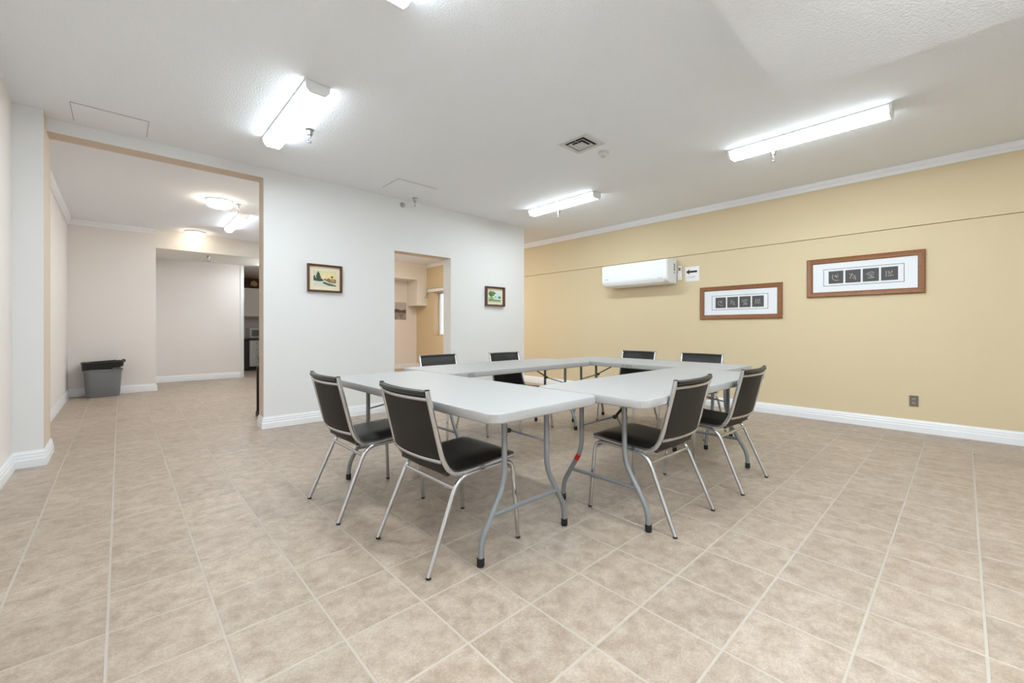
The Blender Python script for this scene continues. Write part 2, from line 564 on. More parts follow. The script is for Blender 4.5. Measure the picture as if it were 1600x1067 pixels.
# ---- window in the back room
b = MB()
t = 0.012
b.box(XR - 0.004, XR + 0.20, WY1 - t, WY1 - 0.0005, WZ0 + 0.001, WZ1 - 0.001)
b.box(XR - 0.004, XR + 0.20, WY0 + 0.0005, WY0 + t, WZ0 + 0.001, WZ1 - 0.001)
b.box(XR - 0.004, XR + 0.20, WY0 + t, WY1 - t, WZ0 + 0.0005, WZ0 + t)
b.box(XR - 0.004, XR + 0.20, WY0 + t, WY1 - t, WZ1 - t, WZ1 - 0.0005)
win = struct(b, 'window_1', 'win_jamb')
b = MB()
for (ya, yb, za, zb) in ((WY0 + t, WY0 + 0.05, WZ0 + t, WZ1 - t), (WY1 - 0.05, WY1 - t, WZ0 + t, WZ1 - t), (WY0 + 0.05, WY1 - 0.05, WZ0 + t, WZ0 + 0.05), (WY0 + 0.05, WY1 - 0.05, WZ1 - 0.05, WZ1 - t)):
    b.box(XR + 0.16, XR + 0.195, ya, yb, za, zb, bev=0.003, seg=1)
b.build('window_frame', 'win_frame', win)
MB().box(XR + 0.175, XR + 0.181, WY0 + 0.05, WY1 - 0.05, WZ0 + 0.05, WZ1 - 0.05).build('pane', 'glass', win)
# white rail above the window
rail = MB().box(XR - 0.06, XR - 0.001, 8.90, 10.08, 2.105, 2.185, bev=0.004, seg=1).build('window_rail', 'trim')
tag(rail, 'white wooden rail fixed above the window in the back room', 'rail')

# ------------------------------------------------------------------ folding tables
TL, TW, TH = 1.91, 0.76, 0.74

def tube_obj(name, path, r, m, parent, seg=10, rb=None, up=None):
    return MB().tube(path, r, rb, seg, up=up).build(name, m, parent, smooth=40)

def make_table(label):
    t = thing('folding_table', label, 'table')
    # moulded top: rounded corners, soft rim, recessed underside
    mb = MB()
    rings = []
    for inset, z in ((0.030, TH - 0.030), (0.022, TH - 0.047), (0.006, TH - 0.047), (0.001, TH - 0.041), (0.0, TH - 0.030), (0.0, TH - 0.006), (0.002, TH - 0.002), (0.006, TH)):
        rings.append([(x, y, z) for x, y in rrect(TL - 2 * inset, TW - 2 * inset, 0.065 - inset * 0.7)])
    mb.grid(rings, closed=True)
    k = len(rings[0])
    mb.add(rings[0], [tuple(range(k))]); mb.add(rings[-1], [tuple(range(k))])
    mb.build('tabletop', 'plastic_top', t, smooth=28)
    for sx in (-1, 1):
        lx = sx * (TL / 2 - 0.185)
        # bar that the two legs hang from
        tube_obj('leg_mount', [(lx, -0.24, TH - 0.046), (lx, 0.24, TH - 0.046)], 0.013, 'dark_steel', t)
        for sy in (-1, 1):
            pts = fillet([(lx, sy * 0.152, TH - 0.045), (lx, sy * 0.152, 0.352), (lx, sy * 0.296, 0.115), (lx, sy * 0.300, 0.006)], 0.07, 6)
            leg = tube_obj('leg', pts, 0.0145, 'table_grey', t, 12)
            MB().lathe([(0.0165, 0.0005), (0.018, 0.004), (0.018, 0.036), (0.0165, 0.040)], (lx, sy * 0.300, 0)).build('foot_cap', 'rubber', leg, smooth=40)
        tube_obj('crossbar', [(lx, -0.236, 0.215), (lx, 0.236, 0.215)], 0.011, 'table_grey', t)
        # folding brace: two thin rods meeting at a hinge and one strut to the underside
        hx = lx - sx * 0.14
        for sy in (-1, 1):
            tube_obj('brace_rod', [(lx - sx * 0.012, sy * 0.150, 0.50), (hx, sy * 0.012, 0.555)], 0.0055, 'table_grey', t, 8)
        MB().box(hx - 0.016, hx + 0.016, -0.012, 0.012, 0.546, 0.568, bev=0.004, seg=1).build('hinge', 'dark_steel', t)
        tube_obj('strut', [(hx, 0, 0.56), (lx - sx * 0.42, 0, TH - 0.035)], 0.010, 'dark_steel', t, 8, rb=0.006)
    return t

tabA = make_table('white folding table opposite the one that stands along the yellow wall')
tabA.location = (1.522, 2.295, 0); tabA.rotation_euler.z = PI / 2
tabB = copy_tree(tabA)
tabB['label'] = 'white folding table with red tape around one of its grey legs'
tabB.location = (2.868, 1.465, 0); tabB.rotation_euler.z = 0
tabC = copy_tree(tabA)
tabC['label'] = 'white folding table alongside the yellow wall, in front of the air conditioner'
tabC.location = (4.222, 2.375, 0); tabC.rotation_euler.z = PI / 2
tabD = copy_tree(tabA)
tabD['label'] = 'white folding table parallel to the white wall, in front of the doorway'
tabD.location = (2.868, 3.185, 0); tabD.rotation_euler.z = 0
for tt in (tabA, tabB, tabC, tabD):
    tt['group'] = 'folding tables set in a square'
# red tape on one leg of tabB
legs = [c for c in tabB.children if c.name.startswith('leg') and 'mount' not in c.name]
taped = [c for c in legs if sum(v.co.x for v in c.data.vertices) < 0 and sum(v.co.y for v in c.data.vertices) > 0][0]
d0, d1 = Vector((-(TL / 2 - 0.185), 0.1725, 0.318)), Vector((-(TL / 2 - 0.185), 0.193, 0.284))
tape = MB().tube([d0, d1], 0.0158, seg=14).build('tape_band', 'red_tape', taped, smooth=40)
tag(tape, 'band of bright red tape')

def text_mesh(name, body, size, m, depth=0.0004):
    cu = bpy.data.curves.new(name, 'FONT')
    cu.body = body
    cu.size = size
    cu.extrude = depth
    cu.align_x = 'CENTER'; cu.align_y = 'CENTER'
    tmp = bpy.data.objects.new('tmp', cu)
    col.objects.link(tmp)
    dg = bpy.context.evaluated_depsgraph_get()
    me = bpy.data.meshes.new_from_object(tmp.evaluated_get(dg))
    bpy.data.objects.remove(tmp)
    me.materials.clear(); me.materials.append(M[m])
    o = bpy.data.objects.new(name, me)
    col.objects.link(o)
    return o
# worn marker lettering on the rims facing the middle of the square
o = text_mesh('marking', 'SPSC', 0.040, 'ink_mark'); o.parent = tabD
o.location = (2.150 - 2.868, -TW / 2 - 0.0006, TH - 0.025); o.rotation_euler = (PI / 2, 0, 0)
o = text_mesh('marking', 'C SAVI', 0.040, 'ink_mark'); o.parent = tabC
o.location = (0.0, TW / 2 + 0.0006, TH - 0.025); o.rotation_euler = (PI / 2, 0, PI)

# ------------------------------------------------------------------ chairs (built facing +x)
def make_chair(label):
    c = thing('stacking_chair', label, 'chair')
    HW = 0.222                                        # half width of the seat frame
    # side frames: back upright flowing into the seat rail
    prof = [(-0.260, 0.826), (-0.256, 0.800), (-0.178, 0.495), (-0.128, 0.420), (-0.02, 0.418), (0.262, 0.436)]
    for s in (-1, 1):
        pts = fillet([(x, s * HW, z) for x, z in prof], 0.055, 5)
        fr = tube_obj('side_frame', pts, 0.0105, 'chrome', c, 12, rb=0.0125, up=(1, 0, 0))
        MB().box(-0.270, -0.250, s * HW - 0.009, s * HW + 0.009, 0.822, 0.830, bev=0.003, seg=1).build('end_cap', 'rubber', fr)
        # legs: rear and front tube joined under the seat rail
        y1, y2 = s * (HW + 0.004), s * (HW + 0.024)
        rear = fillet([(-0.268, y2, 0.008), (-0.098, y1, 0.402), (0.08, y1, 0.409)], 0.075, 6)
        front = fillet([(0.276, y2, 0.008), (0.252, y1, 0.414), (0.08, y1, 0.409)], 0.06, 6)
        for pth, fx in ((rear, -0.268), (front, 0.276)):
            lg = tube_obj('leg', pth, 0.0105, 'chrome', c, 12, rb=0.0115)
            MB().lathe([(0.010, 0.0005), (0.0122, 0.002), (0.0122, 0.008), (0.011, 0.011)], (fx, y2, 0), 14).build('foot_cap', 'rubber', lg, smooth=40)
    tube_obj('stretcher', [(-0.122, -HW - 0.005, 0.356), (-0.122, HW + 0.005, 0.356)], 0.006, 'chrome', c, 10, rb=0.010)
    tube_obj('stretcher', [(0.255, -HW - 0.005, 0.372), (0.255, HW + 0.005, 0.372)], 0.006, 'chrome', c, 10, rb=0.010)
    # backrest: curved pad between the uprights, vinyl front, panel behind
    def back_axis(z):
        if z > 0.495:
            t = (z - 0.495) / (0.834 - 0.495)
            return -0.178 + (-0.260 + 0.178) * t
        t = (z - 0.40) / (0.495 - 0.40)
        return -0.118 + (-0.178 + 0.118) * t
    def sweep(y, z):                                  # how far the pad bows backwards
        return 0.030 * (1 - (y / HW) ** 2)
    hw = HW - 0.009
    ny, nz = 13, 12
    def sheet(off, z0, z1, bulge=0.0, n=nz):
        rows = []
        for i in range(n):
            t = i / (n - 1); z = z0 + (z1 - z0) * t
            row = []
            for j in range(ny):
                y = -hw + 2 * hw * j / (ny - 1)
                edge = (1 - (2 * t - 1) ** 6) * (1 - (y / hw) ** 6)
                row.append((back_axis(z) - sweep(y, z) + off + bulge * edge, y, z))
            rows.append(row)
        return rows
    fr = sheet(0.004, 0.425, 0.826, 0.016)
    bk = sheet(-0.006, 0.425, 0.826, -0.004)
    mb = MB()
    mb.grid(fr, mi=0); mb.grid(bk, mi=1)
    for a, d in ((fr[0], bk[0]), (fr[-1], bk[-1]), ([r[0] for r in fr], [r[0] for r in bk]), ([r[-1] for r in fr], [r[-1] for r in bk])):
        mb.grid([a, d])
    mb.build('backrest', ['vinyl', 'vinyl_back'], c, smooth=60)
    # rolled vinyl edge over the top of the back
    roll = []
    for j in range(ny):
        y = -hw + 2 * hw * j / (ny - 1)
        roll.append((back_axis(0.812) - sweep(y, 0.812) - 0.003, y, 0.813))
    MB().tube(roll, 0.018, 0.013, 12, up=(0, 0, 1)).build('top_roll', 'vinyl', c, smooth=60)
    for z, hh in ((0.785, 0.008), (0.490, 0.008)):
        pth = []
        for j in range(ny):
            y = -HW + 2 * HW * j / (ny - 1)
            pth.append((back_axis(z) - sweep(y, z) - 0.012, y, z))
        MB().tube(pth, 0.004, hh, 8, up=(0, 0, 1)).build('back_band', 'chrome', c, smooth=50)
    # seat pad: rises a little to the front and turns up into the back at the rear
    rows_t, rows_b = [], []
    for i in range(15):
        t = i / 14
        x = -0.150 + t * 0.425
        zb = 0.424 + 0.018 * t
        top, bot = [], []
        for j in range(ny):
            y = -hw + 2 * hw * j / (ny - 1)
            edge = (1 - (2 * t - 1) ** 8) * (1 - (y / hw) ** 6)
            dish = -0.006 * (1 - (y / hw) ** 2) * (1 - t)
            up_ = 0.020 * max(0, (0.14 - t) / 0.14)
            top.append((x, y, zb + 0.006 + 0.026 * edge + dish + up_))
            bot.append((x, y, zb - 0.008 - 0.004 * edge))
        rows_t.append(top); rows_b.append(bot)
    mb = MB()
    mb.grid(rows_t); mb.grid(rows_b)
    for a, d in ((rows_t[0], rows_b[0]), (rows_t[-1], rows_b[-1]), ([r[0] for r in rows_t], [r[0] for r in rows_b]), ([r[-1] for r in rows_t], [r[-1] for r in rows_b])):
        mb.grid([a, d])
    mb.build('seat', 'vinyl', c, smooth=60)
    # curved lower lip of the back that tucks under the seat
    lip_f = []
    for i in range(7):
        t = i / 6
        row = []
        for j in range(ny):
            y = -hw + 2 * hw * j / (ny - 1)
            x = back_axis(0.44 - 0.03 * t) - sweep(y, 0) * (1 - 0.5 * t) + 0.030 * t
            row.append((x - 0.004, y, 0.445 - 0.034 * t))
        lip_f.append(row)
    lip_b = [[(x + 0.012, y, z + 0.004) for x, y, z in r] for r in lip_f]
    mb = MB()
    mb.grid(lip_f); mb.grid(lip_b)
    for a, d in ((lip_f[0], lip_b[0]), (lip_f[-1], lip_b[-1]), ([r[0] for r in lip_f], [r[0] for r in lip_b]), ([r[-1] for r in lip_f], [r[-1] for r in lip_b])):
        mb.grid([a, d])
    mb.build('seat_lip', 'vinyl_back', c, smooth=60)
    return c

spots = [
    (1.165, 2.640, 0, 'black vinyl chrome chair beside the table opposite yellow wall, nearer the white wall'),
    (1.258, 1.846, 0, 'black vinyl chrome chair beside the table opposite yellow wall, farther from the white wall'),
    (2.378, 1.300, PI / 2, 'black vinyl chrome chair pushed in right beside the red-taped table leg'),
    (3.258, 1.262, PI / 2, 'black vinyl chrome chair at the red-taped table, next to its end by the yellow wall'),
    (2.485, 3.570, -PI / 2, 'black vinyl chrome chair standing right in front of the doorway'),
    (3.300, 3.420, -PI / 2, 'black vinyl chrome chair against the white-wall side table, beyond the doorway'),
    (4.490, 2.770, PI, 'black vinyl chrome chair between table and yellow wall, under the air conditioner'),
    (4.490, 1.990, PI, 'black vinyl chrome chair between table and yellow wall, under the lower calligraphy frame'),
]
chair0 = None
for x, y, rz, lab in spots:
    if chair0 is None:
        chair0 = make_chair(lab); ch = chair0
    else:
        ch = copy_tree(chair0)
    ch['label'] = lab
    ch['group'] = 'chairs around the square of tables'
    ch.location = (x, y, 0)
    ch.rotation_euler = (0, 0, rz)

# ------------------------------------------------------------------ ceiling lights
def tube_light(label, x, y0, y1, z, w=0.16, lit=('tube', 'tube_side')):
    t = thing('ceiling_light', label, 'ceiling light', (x, (y0 + y1) / 2, z), 0, 'long ceiling lights')
    L = (y1 - y0) / 2
    h = 0.078
    # metal pan against the ceiling
    MB().box(-w / 2 - 0.006, w / 2 + 0.006, -L, L, -0.016, -0.001, bev=0.003, seg=1).build('pan', 'housing', t)
    # wrap-around lens
    prof = [(-w / 2, -0.017), (-w / 2 + 0.004, -h * 0.6), (-w / 2 + 0.03, -h), (w / 2 - 0.03, -h), (w / 2 - 0.004, -h * 0.6), (w / 2, -0.017)]
    lens = MB().prism(prof, lambda u, v, d: (u, -L + 0.02 + d, v), 2 * L - 0.04).build('diffuser', list(lit), t)
    for p in lens.data.polygons:
        if p.normal.z > -0.9: p.material_index = 1
    for s in (-1, 1):
        ya = s * L - (0.0195 if s > 0 else 0.0)
        big = [(-w / 2 - 0.004, -0.0165), (-w / 2, -h * 0.62), (-w / 2 + 0.028, -h - 0.003), (w / 2 - 0.028, -h - 0.003), (w / 2, -h * 0.62), (w / 2 + 0.004, -0.0165)]
        MB().prism(big, lambda u, v, d: (u, ya + d, v), 0.0195).build('end_cap', 'housing', t)
    return t

tube_light('lit ceiling light in front of the wide opening, closest to the white wall', 1.045, 3.17, 4.42, ZC)
tube_light('lit ceiling light next to the corner of the dropped ceiling, far from yellow wall', 1.045, 0.82, 2.04, ZC)
tube_light('lit ceiling light above the framed calligraphy on the yellow wall', 4.50, 0.38, 1.60, ZC)
tube_light('lit ceiling light above the air conditioner by the yellow wall', 4.52, 3.23, 4.42, ZC)
tube_light('lit ceiling light in the alcove, beyond the round opal lamp', 1.395, 7.55, 8.80, ZC, 0.13)
tube_light('added unseen fill light under the dropped ceiling, nearer the beige wall', 0.35, -1.40, -0.18, 2.62, lit=('fill_bottom', 'fill_side'))  # added out of view; shines sideways to brighten the bulkhead underside
tube_light('added unseen fill light under the dropped ceiling, farther from beige wall', 1.95, -1.10, 0.12, 2.62, lit=('fill_bottom', 'fill_side'))  # second unseen lamp added here so the bulkhead's edge stands out

def dome_light(label, x, y, z, r=0.155, m='dome'):
    t = thing('dome_light', label, 'ceiling light', (x, y, z), 0, 'round opal ceiling lamps')
    MB().lathe([(r * 0.98, -0.001), (r * 1.03, -0.010), (r * 1.03, -0.026), (r * 0.97, -0.032)], seg=32).build('base_ring', 'housing', t, smooth=30)
    pr = [(r * 0.95, -0.0325), (r * 1.0, -0.045), (r * 0.98, -0.065), (r * 0.88, -0.085), (r * 0.66, -0.100), (r * 0.36, -0.109), (r * 0.06, -0.112)]
    MB().lathe(pr, seg=32).build('glass_shade', m, t, smooth=60)
dome_light('round opal glass lamp on the alcove ceiling beside a sprinkler', 1.0, 7.0, ZC, m='dome_bright')
dome_light('round warm opal glass lamp next to the upright face of the soffit', 1.0, 9.55, ZC)
tube_light('added unseen fill light in the back room beyond the doorway', 4.4, 6.2, 7.42, ZC)  # added out of sight to brighten the back room
dome_light('added unseen round fill lamp on the back room ceiling near the window', 4.9, 8.1, ZC, 0.27, 'dome_bright')  # unseen extra lamp, put in for more warm light in the back room
dome_light('added unseen round fill lamp on the back room ceiling away from the window', 3.6, 8.1, ZC, 0.27, 'dome_bright')  # likewise added unseen, lifts the back room walls
tube_light('added unseen fill light in the alcove behind the white wall', 2.05, 6.0, 7.22, ZC, 0.12)  # added where the wall hides it, to brighten the alcove
tube_light('added unseen fill light in the recess on the dropped ceiling by the kitchen', 2.44, 9.95, 11.05, ZS, 0.12)  # hidden extra lamp, put in to lift the dark recess end wall
dome_light('added unseen round fill lamp on the kitchen ceiling', 3.2, 12.3, ZS)  # unseen lamp added to light the kitchen

# ------------------------------------------------------------------ sprinklers, vent, detector, hatches
def sprinkler(label, x, y, z, s=1.0):
    t = thing('sprinkler', label, 'sprinkler', (x, y, z), 0.5, 'fire sprinklers')
    MB().lathe([(0.036 * s, -0.001), (0.036 * s, -0.004), (0.026 * s, -0.012), (0.022 * s, -0.048), (0.018 * s, -0.050)], seg=18).build('escutcheon', 'brushed', t, smooth=40)
    MB().lathe([(0.012 * s, -0.050), (0.014 * s, -0.060), (0.012 * s, -0.070)], seg=12).build('body', 'chrome', t, smooth=40)
    for k in (-1, 1):
        MB().tube(fillet([(k * 0.010 * s, 0, -0.066), (k * 0.020 * s, 0, -0.085), (k * 0.003 * s, 0, -0.108)], 0.01, 3), 0.0035, seg=6).build('frame_arm', 'chrome', t, smooth=40)
    MB().lathe([(0.004, -0.100), (0.006, -0.108), (0.017 * s, -0.111), (0.017 * s, -0.1135)], seg=12).build('deflector', 'brushed', t, smooth=40)
sprinkler('chrome ceiling sprinkler beside the light in front of the wide opening', 1.235, 3.97, ZC)
sprinkler('chrome ceiling sprinkler beside the light above the framed calligraphy', 4.74, 1.285, ZC)
sprinkler('chrome ceiling sprinkler beside the light above the air conditioner', 4.76, 4.10, ZC)
sprinkler('chrome ceiling sprinkler close to the white wall, below a hatch', 2.92, 5.06, ZC)
sprinkler('chrome ceiling sprinkler beside the round opal lamp in the alcove', 1.225, 7.02, ZC)
sprinkler('chrome sprinkler under the soffit in front of the bare beige wall', 1.275, 10.2, ZS)
# sidewall pipe stub next to the sprinkler at the white wall
t = thing('pipe_stub', 'short chrome pipe stub at the top of the white wall', 'pipe', (2.83, YW - 0.001, 2.80))
MB().lathe([(0.034, 0.0), (0.034, -0.005), (0.024, -0.010), (0.013, -0.012)], seg=16, axis='y').build('wall_plate', 'brushed', t, smooth=40)
MB().lathe([(0.012, -0.010), (0.012, -0.050), (0.009, -0.055)], seg=12, axis='y').build('nozzle', 'chrome', t, smooth=40)

t = thing('air_vent', 'square louvred air vent in the ceiling', 'air vent', (3.222, 2.49, ZC))
def ring(mb, a, bb, z0, z1, slope=0.0):
    """square ring from half size a (outer) to bb (inner), sloped"""
    o_ = [(-a, -a), (a, -a), (a, a), (-a, a)]
    i_ = [(-bb, -bb), (bb, -bb), (bb, bb), (-bb, bb)]
    rows = [[(x, y, z1) for x, y in o_], [(x, y, z0) for x, y in o_], [(x, y, z0 + slope) for x, y in i_], [(x, y, z1 + slope) for x, y in i_]]
    rows.append(rows[0])
    mb.grid(rows, closed=True)
mb = MB(); ring(mb, 0.158, 0.112, -0.012, -0.001); mb.build('frame', 'vent', t)
MB().box(-0.112, 0.112, -0.112, 0.112, -0.0035, -0.001).build('backing', 'vent_dark', t)
for a, bb in ((0.088, 0.066), (0.048, 0.030)):
    mb = MB(); ring(mb, a, bb, -0.0165, -0.0145, 0.008); mb.build('louvre', 'vent', t)
MB().box(-0.028, 0.028, -0.028, 0.028, -0.018, -0.005).build('louvre', 'vent', t)
tube_obj('support_bar', [(-0.11, 0, -0.006), (0.11, 0, -0.006)], 0.002, 'vent', t, 6)

t = thing('smoke_detector', 'small round white smoke detector beside the ceiling vent', 'detector', (3.56, 2.47, ZC))
MB().lathe([(0.056, -0.001), (0.056, -0.008), (0.048, -0.014)], seg=24).build('base', 'vent', t, smooth=30)
MB().lathe([(0.040, -0.0145), (0.038, -0.030), (0.026, -0.036)], seg=24).build('body', 'ivory', t, smooth=30)
MB().lathe([(0.018, -0.0365), (0.020, -0.044), (0.012, -0.050)], seg=16).build('sensor', 'vent', t, smooth=30)

def hatch(label, x0, x1, y0, y1):
    t = thing('ceiling_hatch', label, 'hatch', ((x0 + x1) / 2, (y0 + y1) / 2, ZC), 0, 'ceiling access hatches')
    w, h = (x1 - x0) / 2, (y1 - y0) / 2
    MB().box(-w, w, -h, h, -0.0025, -0.001).build('rim', 'seam', t)
    MB().box(-w + 0.003, w - 0.003, -h + 0.003, h - 0.003, -0.0055, -0.0026).build('panel', 'ceiling', t)
hatch('flush access hatch in ceiling above the sprinkler by the white wall', 2.40, 2.93, 4.54, 4.96)
hatch('flush access hatch in ceiling in front of the wide opening', -0.29, 0.18, 4.75, 5.15)

# ------------------------------------------------------------------ on the yellow wall
t = thing('air_conditioner', 'white wall-mounted split air conditioner on the yellow wall', 'air conditioner', (XR - 0.007, 3.555, 1.79))
# local: +x into the wall, so the body grows to -x
side = [(0, 0.0), (-0.18, 0.0), (-0.262, 0.026), (-0.293, 0.065), (-0.300, 0.10), (-0.300, 0.335), (-0.285, 0.352), (-0.24, 0.358), (0, 0.385)]
LW = 0.575
mb = MB()
bmx = bmesh.new()
n = len(side)
va = [bmx.verts.new((u, -LW, v)) for u, v in side]
vb = [bmx.verts.new((u, LW, v)) for u, v in side]
bmx.faces.new(va); bmx.faces.new(vb[::-1])
for i in range(n):
    bmx.faces.new((va[i], va[(i + 1) % n], vb[(i + 1) % n], vb[i]))
eds = [e for e in bmx.edges if (abs(e.verts[0].co.y) > LW - 1e-4 and e.verts[0].co.y * e.verts[1].co.y > 0 and min(e.verts[0].co.x, e.verts[1].co.x) < -0.1)]
bmesh.ops.bevel(bmx, geom=eds, offset=0.012, segments=3, affect='EDGES')
mb.bm(bmx)
mb.build('body', 'ac', t, smooth=35)
# closed air outlet flap along the lower front
flap = [(-0.188, 0.003), (-0.262, 0.0225), (-0.291, 0.058), (-0.294, 0.060), (-0.266, 0.021), (-0.189, -0.001)]
MB().prism(flap, lambda u, v, d: (u - 0.002, -LW + 0.06 + d, v - 0.002), 2 * LW - 0.12).build('outlet_flap', 'ac', t)
for k, (za, zb) in enumerate(((0.19, 0.225), (0.23, 0.265), (0.27, 0.30), (0.155, 0.172))):
    MB().box(-0.085, -0.055, -LW - 0.0012, -LW + 0.003, za, zb).build('side_slot', 'ac_dark', t)
MB().box(-0.299, -0.2915, -LW + 0.085, -LW + 0.100, 0.073, 0.083).build('indicator', 'ac_dark', t)
MB().box(-0.2995, -0.292, -LW + 0.115, -LW + 0.15, 0.075, 0.080).build('indicator', 'ink_grey', t)
MB().box(-0.3012, -0.298, LW - 0.13, LW - 0.07, 0.118, 0.126).build('maker_mark', 'ink_grey', t)
tube_obj('pipe_cover', [(-0.02, -LW + 0.02, 0.0), (-0.02, -LW + 0.02, -0.003)], 0.012, 'ac', t, 8)

t = thing('remote_holder', 'small white remote control in a holder beside the air conditioner', 'remote control', (XR - 0.001, 2.927, 1.842))
MB().box(-0.022, 0, -0.030, 0.030, 0, 0.10, bev=0.004, seg=2).build('holder', 'ac', t)
MB().box(-0.019, -0.003, -0.025, 0.025, 0.1005, 0.207, bev=0.004, seg=2).build('remote', 'ac', t)
MB().box(-0.0205, -0.0185, -0.017, 0.017, 0.140, 0.188).build('display', 'ac_dark', t)

# arrow sign
t = thing('arrow_sign', 'white paper sign with a black arrow on the yellow wall', 'sign', (XR - 0.001, 2.745, 1.81))
MB().box(-0.0025, 0, -0.104, 0.104, 0, 0.215).build('sheet', 'paper', t)
arrow = [(0.090, 0.141), (0.032, 0.184), (0.042, 0.156), (-0.076, 0.156), (-0.076, 0.126), (0.042, 0.126), (0.032, 0.098)]
MB().prism(arrow, lambda u, v, d: (-0.003 - d, u, v), 0.0006).build('arrow', 'ink', t)
for z, a, bb in ((0.070, 0.05, -0.06), (0.058, 0.08, -0.05), (0.046, 0.02, -0.04)):
    MB().box(-0.0033, -0.0026, bb, a, z, z + 0.003).build('print_line', 'ink_grey', t)

def frame_bars(t, w, h, bw, depth, m, m2=None):
    """four mitred bars in the local y-z plane, hanging towards -x"""
    for k in range(4):
        a, c = (w / 2, h / 2) if k % 2 == 0 else (h / 2, w / 2)
        secs = [(0, 0), (0, depth * 0.75), (bw * 0.18, depth), (bw * 0.6, depth * 0.78), (bw * 0.82, depth * 0.85), (bw, depth * 0.5), (bw, 0)]
        rows = []
        for e in (-1, 1):
            row = []
            for u, v in secs:
                p = (e * (a - u), -(c - u))
                for _ in range(k): p = (-p[1], p[0])
                row.append((-v, p[0], p[1]))
            rows.append(row)
        mb = MB()
        mb.grid(rows, closed=True)
        mb.add(rows[0], [tuple(range(len(secs)))]); mb.add(rows[1], [tuple(range(len(secs)))])
        mb.build('frame_bar', m, t, smooth=25)

GLY = [   # loose chalk strokes for the four squares (unit square, x to the right as seen)
    [[(-.20, .22), (-.26, .05), (-.20, -.18), (0, -.28), (.2, -.26)], [(-.05, .2), (.02, .02), (.12, -.06)], [(-.12, .1), (.16, .06)], [(.1, .24), (.16, .16)]],
    [[(-.22, .2), (-.1, .12)], [(-.02, .24), (-.14, -.05), (-.2, -.2)], [(-.02, .06), (.16, .02), (.1, -.12), (.22, -.22), (.12, -.3)], [(0, -.1), (.04, -.24)]],
    [[(-.28, .06), (-.1, .2), (.12, .22), (.22, .14)], [(-.2, -.02), (0, .06), (.2, .02)], [(-.1, -.14), (.06, -.06), (.02, -.18), (.18, -.14)], [(-.2, -.22), (0, -.28), (.22, -.22)]],
    [[(-.2, .22), (-.18, -.02), (-.22, -.24)], [(-.08, .2), (.02, .1), (-.06, .02), (.1, -.02)], [(.1, .22), (.2, .12), (.08, .06)], [(-.1, -.2), (-.02, -.12), (.06, -.22), (.14, -.1), (.24, -.18)]],
]
def big_picture(label, yc, zc, tone):
    t = thing('framed_calligraphy', label, 'picture', (XR - 0.001, yc, zc), 0, 'long framed prints on the yellow wall')
    W, Hh = 1.045, 0.462
    MB().box(-0.008, 0, -W / 2 + 0.02, W / 2 - 0.02, -Hh / 2 + 0.02, Hh / 2 - 0.02).build('mat_board', 'mat_white', t)
    frame_bars(t, W, Hh, 0.060, 0.030, 'wood_frame')
    # thin dark line drawn around the four squares
    mb = MB()
    a, c, lw = 0.358, 0.101, 0.005
    for (y0, y1, z0, z1) in ((-a, a, c - lw, c), (-a, a, -c, -c + lw), (-a, -a + lw, -c, c), (a - lw, a, -c, c)):
        mb.box(-0.0088, -0.0082, y0, y1, z0, z1)
    mb.build('border_line', 'slate', t)
    for k in range(4):
        yk = 0.237 - 0.158 * k
        sq = MB().box(-0.0095, -0.0082, yk - 0.070, yk + 0.070, -0.074, 0.074).build('print_square', 'slate', t)
        mb = MB()
        for st in GLY[k]:
            pth = fillet([(-0.0100, yk - 0.14 * u, 0.14 * v) for u, v in st], 0.02, 4)
            mb.tube(pth, 0.0022, 0.0006, 6, up=(1, 0, 0))
        mb.build('brush_strokes', 'chalk', sq)
    return t
big_picture('brown-framed print of four grey squares, lower one, beside the arrow sign', 2.098, 1.470, 0)
big_picture('brown-framed print of four grey squares, hung higher, farther from the arrow sign', 0.791, 1.713, 1)

t = thing('wall_outlet', 'brown double socket outlet low on the yellow wall', 'outlet', (XR - 0.001, 0.360, 0.330))
MB().box(-0.006, 0, -0.036, 0.036, -0.058, 0.058, bev=0.002, seg=2).build('cover_plate', 'brown_plate', t)
for zz in (-0.022, 0.022):
    s_ = MB().prism(rrect(0.034, 0.030, 0.010), lambda u, v, d: (-0.006 - d, u, zz + v), 0.003).build('socket', 'brown_plate', t, smooth=30)
    mb = MB()
    for yy in (-0.008, 0.008): mb.box(-0.0096, -0.0088, yy - 0.002, yy + 0.002, zz - 0.006, zz + 0.008)
    mb.build('socket_slots', 'ivory', s_)
MB().lathe([(0.003, -0.008), (0.003, -0.006)], (0, 0, 0), 8, axis='z').build('screw', 'brushed', t).rotation_euler = (0, PI / 2, 0)

# ------------------------------------------------------------------ small paintings on the white wall (hang towards -y)
def pig(name, c): M[name] = mat(name, c, 0.7, var=0.12, vscale=60)
pig('sky_peach', rgb(232, 214, 160)); pig('sky_green', rgb(214, 214, 178)); pig('spruce', rgb(62, 78, 70)); pig('hedge', rgb(140, 112, 72))
pig('snow', rgb(214, 216, 196)); pig('stream', rgb(92, 104, 84)); pig('cottage', rgb(188, 150, 96)); pig('trunk', rgb(84, 62, 40))
pig('pale_sky', rgb(214, 228, 224)); pig('leaf', rgb(112, 142, 74)); pig('leaf_dark', rgb(82, 112, 56)); pig('meadow', rgb(166, 190, 130)); pig('pond', rgb(198, 226, 218)); pig('far_tree', rgb(96, 122, 118)); pig('bank', rgb(74, 108, 78))

